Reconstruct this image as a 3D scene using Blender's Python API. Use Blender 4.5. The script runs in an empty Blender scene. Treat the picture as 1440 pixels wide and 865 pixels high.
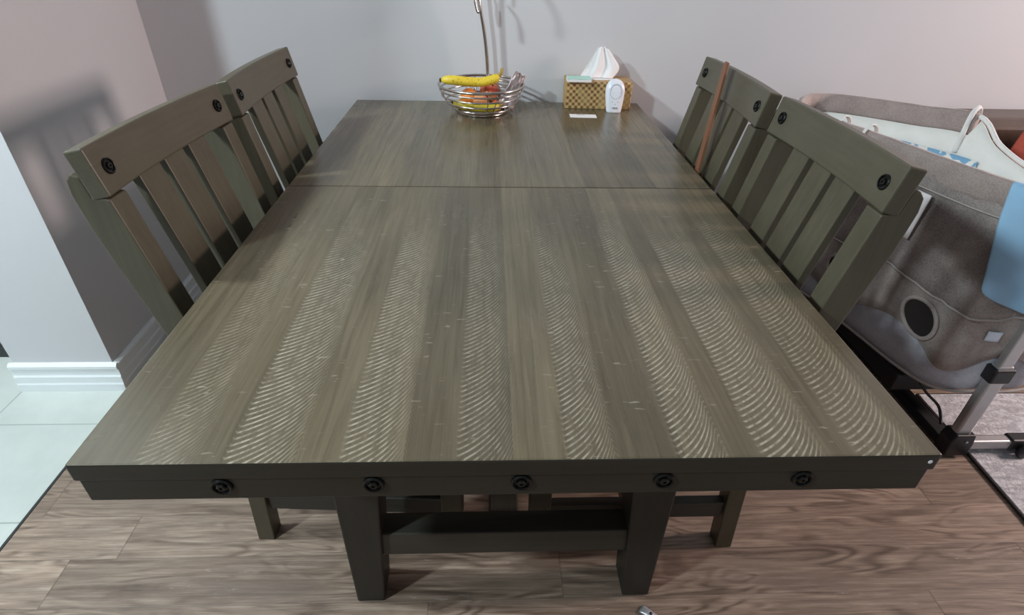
import bpy, bmesh, math, random
from mathutils import Vector, Matrix
random.seed(7)
S = bpy.context.scene
C = S.collection
PI = math.pi

# ------------------------------------------------------------------ materials
def new_mat(name):
    m = bpy.data.materials.new(name); m.use_nodes = True
    nt = m.node_tree
    return m, nt, nt.nodes['Principled BSDF']

def N(nt, t, **kw):
    n = nt.nodes.new(t)
    for k, v in kw.items():
        if k.startswith('i_'):
            n.inputs[int(k[2:]) if k[2:].isdigit() else k[2:]].default_value = v
        else:
            setattr(n, k, v)
    return n

def L(nt, a, b): nt.links.new(a, b)

def math_n(nt, op, a, b=None, c=None, clamp=False):
    n = nt.nodes.new('ShaderNodeMath'); n.operation = op; n.use_clamp = clamp
    for i, v in enumerate((a, b, c)):
        if v is None: continue
        if isinstance(v, (int, float)): n.inputs[i].default_value = v
        else: L(nt, v, n.inputs[i])
    return n.outputs[0]

def ramp(nt, fac, stops, interp='LINEAR'):
    r = nt.nodes.new('ShaderNodeValToRGB'); cr = r.color_ramp; cr.interpolation = interp
    while len(cr.elements) < len(stops): cr.elements.new(0.5)
    for e, (p, c) in zip(cr.elements, stops):
        e.position = p
        e.color = (c, c, c, 1) if isinstance(c, (int, float)) else (*c, 1)
    L(nt, fac, r.inputs[0])
    return r.outputs[0]

def mix(nt, f, a, b, mode='MIX'):
    n = nt.nodes.new('ShaderNodeMix'); n.data_type = 'RGBA'; n.blend_type = mode
    if isinstance(f, (int, float)): n.inputs[0].default_value = f
    else: L(nt, f, n.inputs[0])
    for i, v in ((6, a), (7, b)):
        if isinstance(v, (int, float)): n.inputs[i].default_value = (v, v, v, 1)
        elif isinstance(v, tuple): n.inputs[i].default_value = (*v, 1)
        else: L(nt, v, n.inputs[i])
    return n.outputs[2]

def coords(nt, scale=(1, 1, 1), kind='Object', loc=(0, 0, 0), rot=(0, 0, 0)):
    t = nt.nodes.new('ShaderNodeTexCoord'); m = nt.nodes.new('ShaderNodeMapping')
    m.inputs['Scale'].default_value = scale; m.inputs['Location'].default_value = loc
    m.inputs['Rotation'].default_value = rot
    L(nt, t.outputs[kind], m.inputs[0]); return m.outputs[0]

def noise(nt, vec, scale=5, detail=4, rough=.55, dist=0):
    n = N(nt, 'ShaderNodeTexNoise'); n.inputs['Scale'].default_value = scale
    n.inputs['Detail'].default_value = detail; n.inputs['Roughness'].default_value = rough
    n.inputs['Distortion'].default_value = dist
    L(nt, vec, n.inputs['Vector']); return n.outputs['Fac']

def bump(nt, b, h, strength=.3, dist=.002):
    n = N(nt, 'ShaderNodeBump'); n.inputs['Strength'].default_value = strength
    n.inputs['Distance'].default_value = dist
    L(nt, h, n.inputs['Height']); L(nt, n.outputs[0], b.inputs['Normal'])

def plain(name, col, rough=.5, metal=0, var=.08, scale=30, bmp=0, spec=.5, trans=0, sheen=0, stretch=(1, 1, 1)):
    m, nt, b = new_mat(name)
    v = coords(nt, stretch)
    f = noise(nt, v, scale, 5)
    lo = tuple(max(0, c*(1-var)) for c in col); hi = tuple(min(1, c*(1+var)) for c in col)
    c = ramp(nt, f, ((.3, lo), (.7, hi)))
    L(nt, c, b.inputs['Base Color'])
    b.inputs['Roughness'].default_value = rough; b.inputs['Metallic'].default_value = metal
    b.inputs['Specular IOR Level'].default_value = spec
    b.inputs['Transmission Weight'].default_value = trans
    b.inputs['Sheen Weight'].default_value = sheen
    if bmp: bump(nt, b, f, bmp, .002)
    return m

def wood_paint(name, col, axis='z', rough=.42, var=.28, spec=.4):
    """stained timber, grain along one local axis"""
    m, nt, b = new_mat(name)
    s = {'x': (1.2, 26, 26), 'y': (26, 1.2, 26), 'z': (26, 26, 1.2)}[axis]
    v = coords(nt, s)
    f = noise(nt, v, 3, 7, .65, .4)
    big = noise(nt, coords(nt), 7, 3)
    lo = tuple(c*(1-var) for c in col); hi = tuple(c*(1+var) for c in col)
    c = ramp(nt, f, ((.28, lo), (.72, hi)))
    c = mix(nt, .35, c, ramp(nt, big, ((.3, tuple(x*.75 for x in col)), (.7, tuple(x*1.25 for x in col)))))
    L(nt, c, b.inputs['Base Color'])
    b.inputs['Roughness'].default_value = rough
    b.inputs['Specular IOR Level'].default_value = spec
    bump(nt, b, f, .18, .0015)
    return m

def mat_tabletop(name, marks=True):
    m, nt, b = new_mat(name)
    tc = N(nt, 'ShaderNodeTexCoord'); sep = N(nt, 'ShaderNodeSeparateXYZ')
    geo = tc.outputs['Object']
    L(nt, geo, sep.inputs[0])
    x, y = sep.outputs[0], sep.outputs[1]           # local frame: x across, y from the near edge
    u = math_n(nt, 'DIVIDE', math_n(nt, 'ADD', x, .535), 1.07)
    edges = [-.535, -.46, -.36, -.275, -.213, -.14, -.07, -.005, .06, .125, .205, .26, .305, .39, .43, .5]
    rnd = random.Random(3 if marks else 11)
    stops = [((e+.535)/1.07, rnd.uniform(.25, .75)) for e in edges]
    plank = ramp(nt, u, stops, 'CONSTANT')
    grain = noise(nt, coords(nt, (60, 2.2, 1)), 1.6, 8, .7, .6)
    fine = noise(nt, coords(nt, (220, 9, 1)), 1.5, 4, .7)
    big = noise(nt, coords(nt, (3, 1.2, 1)), 2.2, 4)
    base = ramp(nt, grain, ((.25, (.084, .068, .043)), (.5, (.138, .115, .077)), (.78, (.195, .166, .115))))
    pc = ramp(nt, plank, ((.2, (.70, .70, .69)), (.8, (1.22, 1.21, 1.17))))
    base = mix(nt, 1, base, pc, 'MULTIPLY')
    bigc = ramp(nt, big, ((.3, (.85, .86, .86)), (.7, (1.15, 1.12, 1.08))))
    base = mix(nt, 1, base, bigc, 'MULTIPLY')
    fc = ramp(nt, fine, ((.62, 0), (.78, 1)))
    base = mix(nt, math_n(nt, 'MULTIPLY', fc, .22), base, (.22, .20, .155))
    # short pale cross-grain nicks
    nick = noise(nt, coords(nt, (26, 120, 1)), 1.3, 2, .5)
    where = noise(nt, coords(nt, (5, 5, 1), loc=(3, 1, 0)), 2, 2)
    nk = math_n(nt, 'MULTIPLY', ramp(nt, nick, ((.66, 0), (.70, 1))), ramp(nt, where, ((.45, 0), (.6, 1))))
    h = grain
    if marks:
        bands = [(-.455, -.385, .45), (-.352, -.268, 1), (-.215, -.138, .95), (-.073, -.004, .75),
                 (.062, .122, .85), (.200, .262, 1), (.303, .388, 1), (.425, .508, .8)]
        loc_s, str_s = [(0, 0)], [(0, 0)]
        for l, r, s in bands:
            a, c = (l+.535)/1.07, (r+.535)/1.07
            loc_s += [(a, 0), (c, 1)]
            str_s += [(a-.002, 0), (a+.004, s), (a+(c-a)*.72, s*.85), (c+.006, 0)]
        t = ramp(nt, u, loc_s)
        # the strength ramp holds 33 stops, more than one ramp takes: split in two halves and add
        st = math_n(nt, 'ADD', ramp(nt, u, [(0, 0)]+str_s[1:17]+[(1, 0)]), ramp(nt, u, [(0, 0)]+str_s[17:]+[(1, 0)]))
        tt = math_n(nt, 'MULTIPLY_ADD', t, .50, .46)
        arc = math_n(nt, 'SUBTRACT', 1, math_n(nt, 'SQRT', math_n(nt, 'SUBTRACT', 1, math_n(nt, 'MULTIPLY', tt, tt))))
        v = math_n(nt, 'SUBTRACT', y, math_n(nt, 'MULTIPLY', arc, .15))
        wob = noise(nt, coords(nt, (6, 10, 1)), 2, 3)
        v = math_n(nt, 'ADD', v, math_n(nt, 'MULTIPLY', wob, .004))
        w = math_n(nt, 'SINE', math_n(nt, 'MULTIPLY', v, 2*PI/.0105))
        line = ramp(nt, math_n(nt, 'MULTIPLY_ADD', w, .5, .5), ((.60, 0), (.90, 1)))
        # the marks die out towards the leaf, unevenly
        fad = math_n(nt, 'SUBTRACT', y, math_n(nt, 'MULTIPLY_ADD', noise(nt, coords(nt, (9, 1.5, 1)), 1.5, 2), .5, -.25))
        fade = ramp(nt, fad, ((0, 1), (.50, .85), (.74, 0)))
        brk = ramp(nt, noise(nt, coords(nt, (40, 14, 1)), 2.5, 4, .6), ((.34, .08), (.60, 1)))
        amt = math_n(nt, 'MULTIPLY', math_n(nt, 'MULTIPLY', st, fade), brk)
        ml = math_n(nt, 'MULTIPLY', amt, line, clamp=True)
        base = mix(nt, math_n(nt, 'MULTIPLY', math_n(nt, 'MULTIPLY', st, fade), .30), base, (.195, .168, .118))
        dk = math_n(nt, 'MULTIPLY', amt, math_n(nt, 'SUBTRACT', 1, line))
        base = mix(nt, math_n(nt, 'MULTIPLY', dk, .22), base, (.046, .039, .028))
        base = mix(nt, math_n(nt, 'MULTIPLY', ml, .72), base, (.52, .47, .36))
        base = mix(nt, math_n(nt, 'MULTIPLY', nk, .40), base, (.45, .41, .33))
        h = math_n(nt, 'ADD', math_n(nt, 'MULTIPLY', grain, .4), math_n(nt, 'MULTIPLY', amt, math_n(nt, 'MULTIPLY', w, .35)))
    L(nt, base, b.inputs['Base Color'])
    rg = ramp(nt, big, ((.3, .25 if marks else .19), (.7, .36 if marks else .27)))
    L(nt, rg, b.inputs['Roughness'])
    b.inputs['Specular IOR Level'].default_value = .42
    bump(nt, b, h, .22, .0015)
    return m

def mat_floor_wood():
    m, nt, b = new_mat('floor_planks')
    tc = N(nt, 'ShaderNodeTexCoord'); sep = N(nt, 'ShaderNodeSeparateXYZ')
    L(nt, tc.outputs['Object'], sep.inputs[0]); x, y = sep.outputs[0], sep.outputs[1]
    pw = .121
    row = math_n(nt, 'FLOOR', math_n(nt, 'DIVIDE', math_n(nt, 'ADD', y, -.006), pw))
    wn = N(nt, 'ShaderNodeTexWhiteNoise', noise_dimensions='1D'); L(nt, row, wn.inputs['W'])
    off = math_n(nt, 'MULTIPLY', wn.outputs['Value'], 1.2)
    xs = math_n(nt, 'ADD', x, off)
    col = math_n(nt, 'FLOOR', math_n(nt, 'DIVIDE', xs, 1.2))
    pid = math_n(nt, 'ADD', math_n(nt, 'MULTIPLY', row, 17.3), math_n(nt, 'MULTIPLY', col, 5.7))
    wn2 = N(nt, 'ShaderNodeTexWhiteNoise', noise_dimensions='1D'); L(nt, pid, wn2.inputs['W'])
    comb = N(nt, 'ShaderNodeCombineXYZ'); L(nt, x, comb.inputs[0]); L(nt, y, comb.inputs[1]); L(nt, pid, comb.inputs[2])
    def mp(sc):
        k = N(nt, 'ShaderNodeMapping'); k.inputs['Scale'].default_value = sc; L(nt, comb.outputs[0], k.inputs[0]); return k.outputs[0]
    # cathedral figure: contour lines of a stretched noise
    fig = noise(nt, mp((1.5, 8.5, 1)), 1.5, 2, .45, .6)
    rings = math_n(nt, 'SINE', math_n(nt, 'MULTIPLY', fig, 64))
    rings = ramp(nt, math_n(nt, 'MULTIPLY_ADD', rings, .5, .5), ((.0, 0), (.42, .55), (1, 1)))
    gr = noise(nt, mp((3, 70, 1)), 1.6, 8, .72, .3)
    big = noise(nt, mp((2.2, 9, 1)), 1.8, 4, .6)
    base = ramp(nt, gr, ((.25, (.145, .100, .074)), (.5, (.30, .222, .170)), (.78, (.52, .42, .335))))
    rc = ramp(nt, rings, ((0, (.48, .45, .43)), (1, (1.15, 1.15, 1.15))))
    figw = ramp(nt, big, ((.42, 0), (.6, .9)))
    base = mix(nt, figw, base, mix(nt, 1, base, rc, 'MULTIPLY'))
    tone = ramp(nt, wn2.outputs['Value'], ((0, (.78, .76, .75)), (1, (1.2, 1.2, 1.2))))
    base = mix(nt, 1, base, tone, 'MULTIPLY')
    base = mix(nt, ramp(nt, big, ((.3, .5), (.5, 0))), base, (.13, .094, .075))
    # pale worn scuffs
    sc = math_n(nt, 'MULTIPLY', ramp(nt, noise(nt, mp((9, 45, 1)), 1.8, 6, .7), ((.60, 0), (.72, 1))),
                ramp(nt, noise(nt, mp((2, 6, 1)), 1.3, 2), ((.50, 0), (.62, 1))))
    base = mix(nt, math_n(nt, 'MULTIPLY', sc, .75), base, (.50, .45, .40))
    # seams
    fy = math_n(nt, 'FRACT', math_n(nt, 'DIVIDE', math_n(nt, 'ADD', y, -.006), pw))
    fx = math_n(nt, 'FRACT', math_n(nt, 'DIVIDE', xs, 1.2))
    sy = ramp(nt, fy, ((0, 1), (.016, 0), (.985, 0), (1, .4)))
    sx = ramp(nt, fx, ((0, 1), (.0016, 0)))
    seam = math_n(nt, 'MAXIMUM', sy, sx)
    base = mix(nt, math_n(nt, 'MULTIPLY', seam, .6), base, (.075, .055, .045))
    L(nt, base, b.inputs['Base Color'])
    b.inputs['Roughness'].default_value = .46
    b.inputs['Specular IOR Level'].default_value = .4
    hh = math_n(nt, 'SUBTRACT', math_n(nt, 'MULTIPLY', gr, .5), seam)
    bump(nt, b, hh, .2, .0015)
    return m

def mat_tiles():
    m, nt, b = new_mat('floor_tiles')
    tc = N(nt, 'ShaderNodeTexCoord'); sep = N(nt, 'ShaderNodeSeparateXYZ')
    L(nt, tc.outputs['Object'], sep.inputs[0]); x, y = sep.outputs[0], sep.outputs[1]
    fy = math_n(nt, 'FRACT', math_n(nt, 'DIVIDE', math_n(nt, 'ADD', y, -.474+3.52), .352))
    row = math_n(nt, 'FLOOR', math_n(nt, 'DIVIDE', math_n(nt, 'ADD', y, -.474+3.52), .352))
    off = math_n(nt, 'MULTIPLY', math_n(nt, 'MODULO', row, 2), .352)
    xs = math_n(nt, 'ADD', math_n(nt, 'ADD', x, 1.59+7.04), math_n(nt, 'SUBTRACT', off, .352))
    fx = math_n(nt, 'FRACT', math_n(nt, 'DIVIDE', xs, .704))
    g = math_n(nt, 'MAXIMUM', ramp(nt, fy, ((0, 1), (.010, 1), (.016, 0))), ramp(nt, fx, ((0, 1), (.005, 1), (.008, 0))))
    n = noise(nt, coords(nt), 4, 5, .6)
    c = ramp(nt, n, ((.3, (.50, .54, .51)), (.7, (.62, .65, .615))))
    c = mix(nt, g, c, (.36, .39, .37))
    L(nt, c, b.inputs['Base Color']); b.inputs['Roughness'].default_value = .38
    bump(nt, b, math_n(nt, 'SUBTRACT', 1, g), .3, .001)
    return m

def mat_woven():
    """woven basket print of the tissue box"""
    m, nt, b = new_mat('woven_print')
    v = coords(nt, (1, 1, 1)); sep = N(nt, 'ShaderNodeSeparateXYZ'); L(nt, v, sep.inputs[0])
    x = math_n(nt, 'ADD', sep.outputs[0], sep.outputs[1]); z = sep.outputs[2]
    a = math_n(nt, 'SINE', math_n(nt, 'MULTIPLY', x, 2*PI/.022))
    c = math_n(nt, 'SINE', math_n(nt, 'MULTIPLY', z, 2*PI/.022))
    p = math_n(nt, 'MULTIPLY', a, c)
    p = math_n(nt, 'ADD', p, math_n(nt, 'MULTIPLY', noise(nt, v, 90, 3), .7))
    col = ramp(nt, math_n(nt, 'MULTIPLY_ADD', p, .4, .4), ((.25, (.16, .075, .03)), (.45, (.38, .22, .085)), (.75, (.62, .42, .19))))
    big = noise(nt, v, 14, 3)
    col = mix(nt, ramp(nt, big, ((.5, 0), (.62, .7))), col, (.50, .36, .15))
    L(nt, col, b.inputs['Base Color']); b.inputs['Roughness'].default_value = .6
    return m

def mat_rug():
    m, nt, b = new_mat('rug_pile')
    n1 = noise(nt, coords(nt, (1, 1, 1)), 70, 5, .75, 1)
    n2 = noise(nt, coords(nt, (9, 26, 1)), 1.6, 5, .75, 1)
    c = ramp(nt, n1, ((.30, (.42, .43, .47)), (.6, (.82, .83, .86))))
    c = mix(nt, ramp(nt, n2, ((.44, .5), (.54, 0))), c, (.30, .29, .32))
    L(nt, c, b.inputs['Base Color']); b.inputs['Roughness'].default_value = .95
    bump(nt, b, n1, .8, .006); return m

def mat_patch(name, cols, scale, rough=.9, bmp=.5):
    m, nt, b = new_mat(name)
    v = coords(nt)
    n = noise(nt, v, scale, 4, .6, .4)
    f = noise(nt, v, 240, 3, .7)
    k = len(cols)
    c = ramp(nt, n, [(.28+.44*i/(k-1), cc) for i, cc in enumerate(cols)])
    c = mix(nt, .25, c, ramp(nt, f, ((.3, .05), (.7, .55))))
    L(nt, c, b.inputs['Base Color']); b.inputs['Roughness'].default_value = rough
    b.inputs['Sheen Weight'].default_value = .2
    bump(nt, b, f, bmp, .001); return m

def mat_banana(name, green=0):
    m, nt, b = new_mat(name)
    v = coords(nt)
    s = noise(nt, v, 140, 3, .6); n = noise(nt, v, 20, 3)
    c = ramp(nt, n, ((.3, (.70-.2*green, .50, .03)), (.7, (.84-.2*green, .64, .06))))
    c = mix(nt, ramp(nt, s, ((.60, 0), (.66, .8))), c, (.16, .075, .02))
    L(nt, c, b.inputs['Base Color']); b.inputs['Roughness'].default_value = .45
    return m

def mat_apple():
    m, nt, b = new_mat('apple_skin')
    v = coords(nt)
    n = noise(nt, v, 16, 5, .6, .8)
    c = ramp(nt, n, ((.35, (.36, .04, .03)), (.5, (.55, .12, .06)), (.66, (.80, .58, .22))))
    L(nt, c, b.inputs['Base Color']); b.inputs['Roughness'].default_value = .3
    return m

def mat_print():
    """white crib sheet with a loose blue print"""
    m, nt, b = new_mat('printed_sheet')
    v = coords(nt)
    n = noise(nt, v, 30, 2, .4)
    c = ramp(nt, n, ((.50, (.80, .80, .76)), (.54, (.20, .40, .60))))
    L(nt, c, b.inputs['Base Color']); b.inputs['Roughness'].default_value = .85
    return m

M = {}
M['wall'] = plain('wall_paint', (.60, .60, .625), .62, var=.015, scale=3)
M['wall_dark'] = plain('dark_paint', (.10, .115, .125), .6, var=.03, scale=3)
M['trim'] = plain('white_trim', (.80, .84, .86), .4, var=.01, scale=4)
M['black_trim'] = plain('black_strip', (.03, .034, .034), .45, var=.1)
M['wood_floor'] = mat_floor_wood()
M['tile'] = mat_tiles()
M['top'] = mat_tabletop('tabletop_planks', True)
M['leaf'] = mat_tabletop('leaf_planks', False)
dark = (.026, .024, .019)
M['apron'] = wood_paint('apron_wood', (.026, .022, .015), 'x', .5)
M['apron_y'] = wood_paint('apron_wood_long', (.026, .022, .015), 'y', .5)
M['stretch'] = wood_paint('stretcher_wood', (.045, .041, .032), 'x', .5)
M['beam'] = wood_paint('lit_beam_wood', (.085, .078, .062), 'y', .5)  # paler than the legs, standing for light on the beam's top
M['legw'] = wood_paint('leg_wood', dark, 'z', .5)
M['chair_y'] = wood_paint('chair_rail_wood', (.088, .077, .052), 'y', .40, .2)
M['chair_z'] = wood_paint('chair_slat_wood', (.084, .074, .049), 'z', .42, .25)
M['chair_x'] = wood_paint('chair_stretcher_wood', (.046, .042, .034), 'x', .48, .25)
M['bolt'] = plain('black_bolt', (.010, .010, .010), .38, .6, .3, 200)
M['bolt_in'] = plain('bolt_centre', (.030, .029, .027), .3, .8, .3, 200)
M['steel'] = plain('brushed_steel', (.52, .48, .45), .22, 1, .06, 60)
M['banana'] = mat_banana('banana_peel')
M['banana2'] = mat_banana('greenish_banana_peel', .45)
M['tip'] = plain('banana_tip', (.05, .03, .012), .7)
M['stalk'] = plain('banana_stalk', (.38, .27, .06), .6)
M['orange'] = plain('orange_peel', (.85, .27, .035), .5, var=.08, scale=180, bmp=.4)
M['apple'] = mat_apple()
M['peach'] = plain('peach_skin', (.75, .32, .15), .55, var=.25, scale=25)
M['wrapper'] = plain('wrapper_foil', (.34, .27, .27), .32, .15, .25, 30)
M['wrapper_w'] = plain('wrapper_edge', (.75, .70, .70), .4, var=.08)
M['woven'] = mat_woven()
M['tissue'] = plain('tissue_paper', (.88, .86, .87), .9, var=.02, scale=20)
M['mint'] = plain('mint_paper', (.42, .68, .60), .7, var=.03)
M['paper'] = plain('white_paper', (.82, .80, .80), .8, var=.02)
M['ink'] = plain('grey_ink', (.22, .22, .25), .8)
M['plastic'] = plain('white_plastic', (.82, .85, .92), .3, var=.01)
M['plastic_g'] = plain('pale_grey_plastic', (.62, .67, .78), .4, var=.02)
M['strip'] = wood_paint('red_brown_wood', (.20, .085, .045), 'z', .45, .3)
M['pad'] = mat_patch('rim_fabric', [(.27, .20, .18), (.35, .265, .24), (.41, .315, .28)], 11)
M['skirt'] = mat_patch('skirt_fabric', [(.12, .092, .085), (.22, .175, .16), (.36, .305, .28)], 8)
M['pocket'] = mat_patch('pocket_fabric', [(.20, .155, .14), (.34, .28, .255), (.48, .42, .40)], 9)
M['meshcloth'] = mat_patch('pale_mesh_fabric', [(.30, .29, .33), (.50, .51, .60), (.62, .61, .68)], 7, .8)
M['pipe'] = plain('piping', (.36, .33, .31), .8)
M['liner'] = plain('white_liner', (.80, .80, .76), .85, var=.04, scale=12)
M['print'] = mat_print()
M['strap'] = plain('white_strap', (.80, .79, .77), .8, var=.03)
M['hole'] = plain('pocket_shade', (.018, .014, .013), .9)  # shade inside the pocket openings, put into the colour
M['alu'] = plain('grey_aluminium', (.46, .45, .46), .35, .6, .04, 40)
M['blk'] = plain('black_plastic', (.014, .014, .016), .45, var=.1)
M['blue'] = plain('blue_cotton', (.30, .52, .74), .9, var=.07, scale=9, sheen=.2)
M['leather'] = plain('brown_leather', (.075, .05, .038), .38, var=.2, scale=14, bmp=.2)
M['red'] = plain('red_fabric', (.52, .10, .065), .85, var=.1, scale=60)
M['stud'] = plain('stud_metal', (.30, .25, .18), .3, .9)
M['rug'] = mat_rug()
M['rugedge'] = plain('rug_binding', (.06, .05, .05), .9)
M['foil'] = plain('foil_wrapper', (.62, .62, .66), .35, .5, .15, 60)

# ------------------------------------------------------------------ mesh helpers
def link(name, bm, mat, parent=None, smooth=False, loc=None):
    me = bpy.data.meshes.new(name)
    bmesh.ops.recalc_face_normals(bm, faces=bm.faces)
    bm.to_mesh(me); bm.free()
    o = bpy.data.objects.new(name, me); C.objects.link(o)
    for mm in (mat if isinstance(mat, (list, tuple)) else [mat]): me.materials.append(mm)
    if smooth:
        for p in me.polygons: p.use_smooth = True
    if parent: o.parent = parent
    if loc: o.location = loc
    return o

def thing(name, label, cat, loc=(0, 0, 0), rz=0, group=None):
    o = bpy.data.objects.new(name, None); o.empty_display_size = .1; C.objects.link(o)
    o.location = loc; o.rotation_euler = (0, 0, rz)
    o['label'] = label; o['category'] = cat
    if group: o['group'] = group
    return o

def tag(o, label, cat, group=None):
    o['label'] = label; o['category'] = cat
    if group: o['group'] = group
    return o

def structure(o): o['kind'] = 'structure'; return o

def add_box(bm, c, s, bev=0, rot=None, seg=2):
    r = bmesh.ops.create_cube(bm, size=1)
    vs = r['verts']
    for v in vs: v.co = Vector((v.co.x*s[0], v.co.y*s[1], v.co.z*s[2]))
    if bev:
        es = list({e for v in vs for e in v.link_edges})
        rb = bmesh.ops.bevel(bm, geom=es, offset=bev, segments=seg, affect='EDGES', profile=.5)
        vs = list({v for f in rb['faces'] for v in f.verts} | {v for v in vs if v.is_valid})
    for v in vs:
        if rot is not None: v.co = rot @ v.co
        v.co += Vector(c)
    return vs

def box(c, s, bev=0, rot=None):
    bm = bmesh.new(); add_box(bm, c, s, bev, rot); return bm

def span(x0, x1, y0, y1, z0, z1, bev=0):
    return box(((x0+x1)/2, (y0+y1)/2, (z0+z1)/2), (x1-x0, y1-y0, z1-z0), bev)

def prism(pts, axis, a, b, bev=0):
    """extrude a 2D outline along an axis. axis 'y': pts are (x,z); 'x': (y,z); 'z': (x,y)"""
    bm = bmesh.new()
    def P(p, t): return {'y': (p[0], t, p[1]), 'x': (t, p[0], p[1]), 'z': (p[0], p[1], t)}[axis]
    A = [bm.verts.new(P(p, a)) for p in pts]; B = [bm.verts.new(P(p, b)) for p in pts]
    bm.faces.new(A); bm.faces.new(B[::-1])
    n = len(pts)
    for i in range(n): bm.faces.new((A[i], B[i], B[(i+1) % n], A[(i+1) % n]))
    bmesh.ops.recalc_face_normals(bm, faces=bm.faces)
    if bev: bmesh.ops.bevel(bm, geom=list(bm.edges), offset=bev, segments=2, affect='EDGES', profile=.5)
    return bm

def catmull(pts, n=8, closed=False):
    P = [Vector(p) for p in pts]; out = []
    m = len(P); rng = m if closed else m-1
    for i in range(rng):
        if closed: p0, p1, p2, p3 = P[i-1], P[i], P[(i+1) % m], P[(i+2) % m]
        else: p0, p1, p2, p3 = P[max(i-1, 0)], P[i], P[i+1], P[min(i+2, m-1)]
        for k in range(n):
            t = k/n
            out.append(.5*((2*p1)+(p2-p0)*t+(2*p0-5*p1+4*p2-p3)*t*t+(3*p1-p0-3*p2+p3)*t**3))
    if not closed: out.append(P[-1])
    return out

def tube(bm, path, r, seg=10, closed=False, cap=True, flat=1.0):
    path = [Vector(p) for p in path]; n = len(path)
    rr = r if callable(r) else (lambda t: r)
    rings = []; up = None
    for i, p in enumerate(path):
        if closed: d = path[(i+1) % n]-path[i-1]
        else: d = path[min(i+1, n-1)]-path[max(i-1, 0)]
        d.normalize()
        if up is None:
            up = Vector((0, 0, 1)) if abs(d.z) < .9 else Vector((1, 0, 0))
        up = (up-d*up.dot(d)).normalized(); s = d.cross(up)
        ra = rr(i/(n-1))
        rings.append([bm.verts.new(p+(up*math.sin(2*PI*k/seg)*flat+s*math.cos(2*PI*k/seg))*ra) for k in range(seg)])
    for i in range(n if closed else n-1):
        a, b = rings[i], rings[(i+1) % n]
        for k in range(seg): bm.faces.new((a[k], a[(k+1) % seg], b[(k+1) % seg], b[k]))
    if cap and not closed:
        bm.faces.new(rings[0][::-1]); bm.faces.new(rings[-1])
    return bm

def ring_path(c, r, n=48): return [(c[0]+r*math.cos(2*PI*i/n), c[1]+r*math.sin(2*PI*i/n), c[2]) for i in range(n)]

def lathe(bm, prof, seg=24, mtx=None):
    rows = []
    for r, z in prof:
        if r < 1e-6: rows.append([bm.verts.new((0, 0, z))])
        else: rows.append([bm.verts.new((r*math.cos(2*PI*k/seg), r*math.sin(2*PI*k/seg), z)) for k in range(seg)])
    for a, b in zip(rows, rows[1:]):
        for k in range(seg):
            k2 = (k+1) % seg
            if len(a) == 1 and len(b) == 1: continue
            if len(a) == 1: bm.faces.new((a[0], b[k], b[k2]))
            elif len(b) == 1: bm.faces.new((a[k], a[k2], b[0]))
            else: bm.faces.new((a[k], a[k2], b[k2], b[k]))
    vs = [v for r in rows for v in r]
    if mtx is not None:
        for v in vs: v.co = mtx @ v.co
    return vs

def grid(bm, rows, close_u=False):
    V = [[bm.verts.new(p) for p in r] for r in rows]
    n = len(V[0])
    for a, b in zip(V, V[1:]):
        for k in range(n if close_u else n-1):
            bm.faces.new((a[k], a[(k+1) % n], b[(k+1) % n], b[k]))
    return V

def solid(o, t, off=0):
    md = o.modifiers.new('Solidify', 'SOLIDIFY'); md.thickness = t; md.offset = off; return o

def subd(o, n=1):
    md = o.modifiers.new('Subsurf', 'SUBSURF'); md.levels = n; md.render_levels = n; return o

# ------------------------------------------------------------------ setting
WY = 1.79            # face of the back wall
XS = -1.245          # seam between the planks and the tiles
structure(link('floor', span(XS, 3.2, -1.6, WY+.1, -.05, 0), M['wood_floor']))
structure(link('floor', span(-4.2, XS-.007, -1.6, 2.6, -.05, 0), M['tile']))
structure(link('trim_1', span(XS-.007, XS, -1.6, .995, -.05, .002), M['black_trim']))
structure(link('wall_back', span(-1.62, 3.2, WY, WY+.12, 0, 2.6), M['wall']))
WX, WE = -1.262, .995   # stub wall: its side towards the table and its near end
structure(link('wall_left', span(-1.575, WX, WE, WY, 0, 2.6), M['wall']))
# beyond the stub wall, a dark cupboard-like wall in the hallway
structure(link('wall_hall', span(-3.4, -1.585, 1.175, 1.28, 0, 2.6), M['wall_dark']))
structure(link('baseboard_hall', span(-3.4, -1.585, 1.163, 1.175, .0, .050, .002), M['black_trim']))

def skirting(axis, a, b, face, sgn):
    """stepped and coved white baseboard profile along a wall"""
    pr = [(0, 0), (.016, 0), (.016, .030), (.0135, .036), (.0135, .060), (.010, .066), (.010, .088), (.014, .094), (.014, .104), (.006, .112), (0, .112)]
    return prism([(face+sgn*d, z) for d, z in pr], axis, a, b)
structure(link('baseboard_end', skirting('x', -1.588, WX+.016, WE, -1), M['trim']))
structure(link('baseboard_left', skirting('y', WE-.0004, WY, WX, 1), M['trim']))
structure(link('baseboard_back', skirting('x', WX+.016, 3.2, WY, -1), M['trim']))

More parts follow.
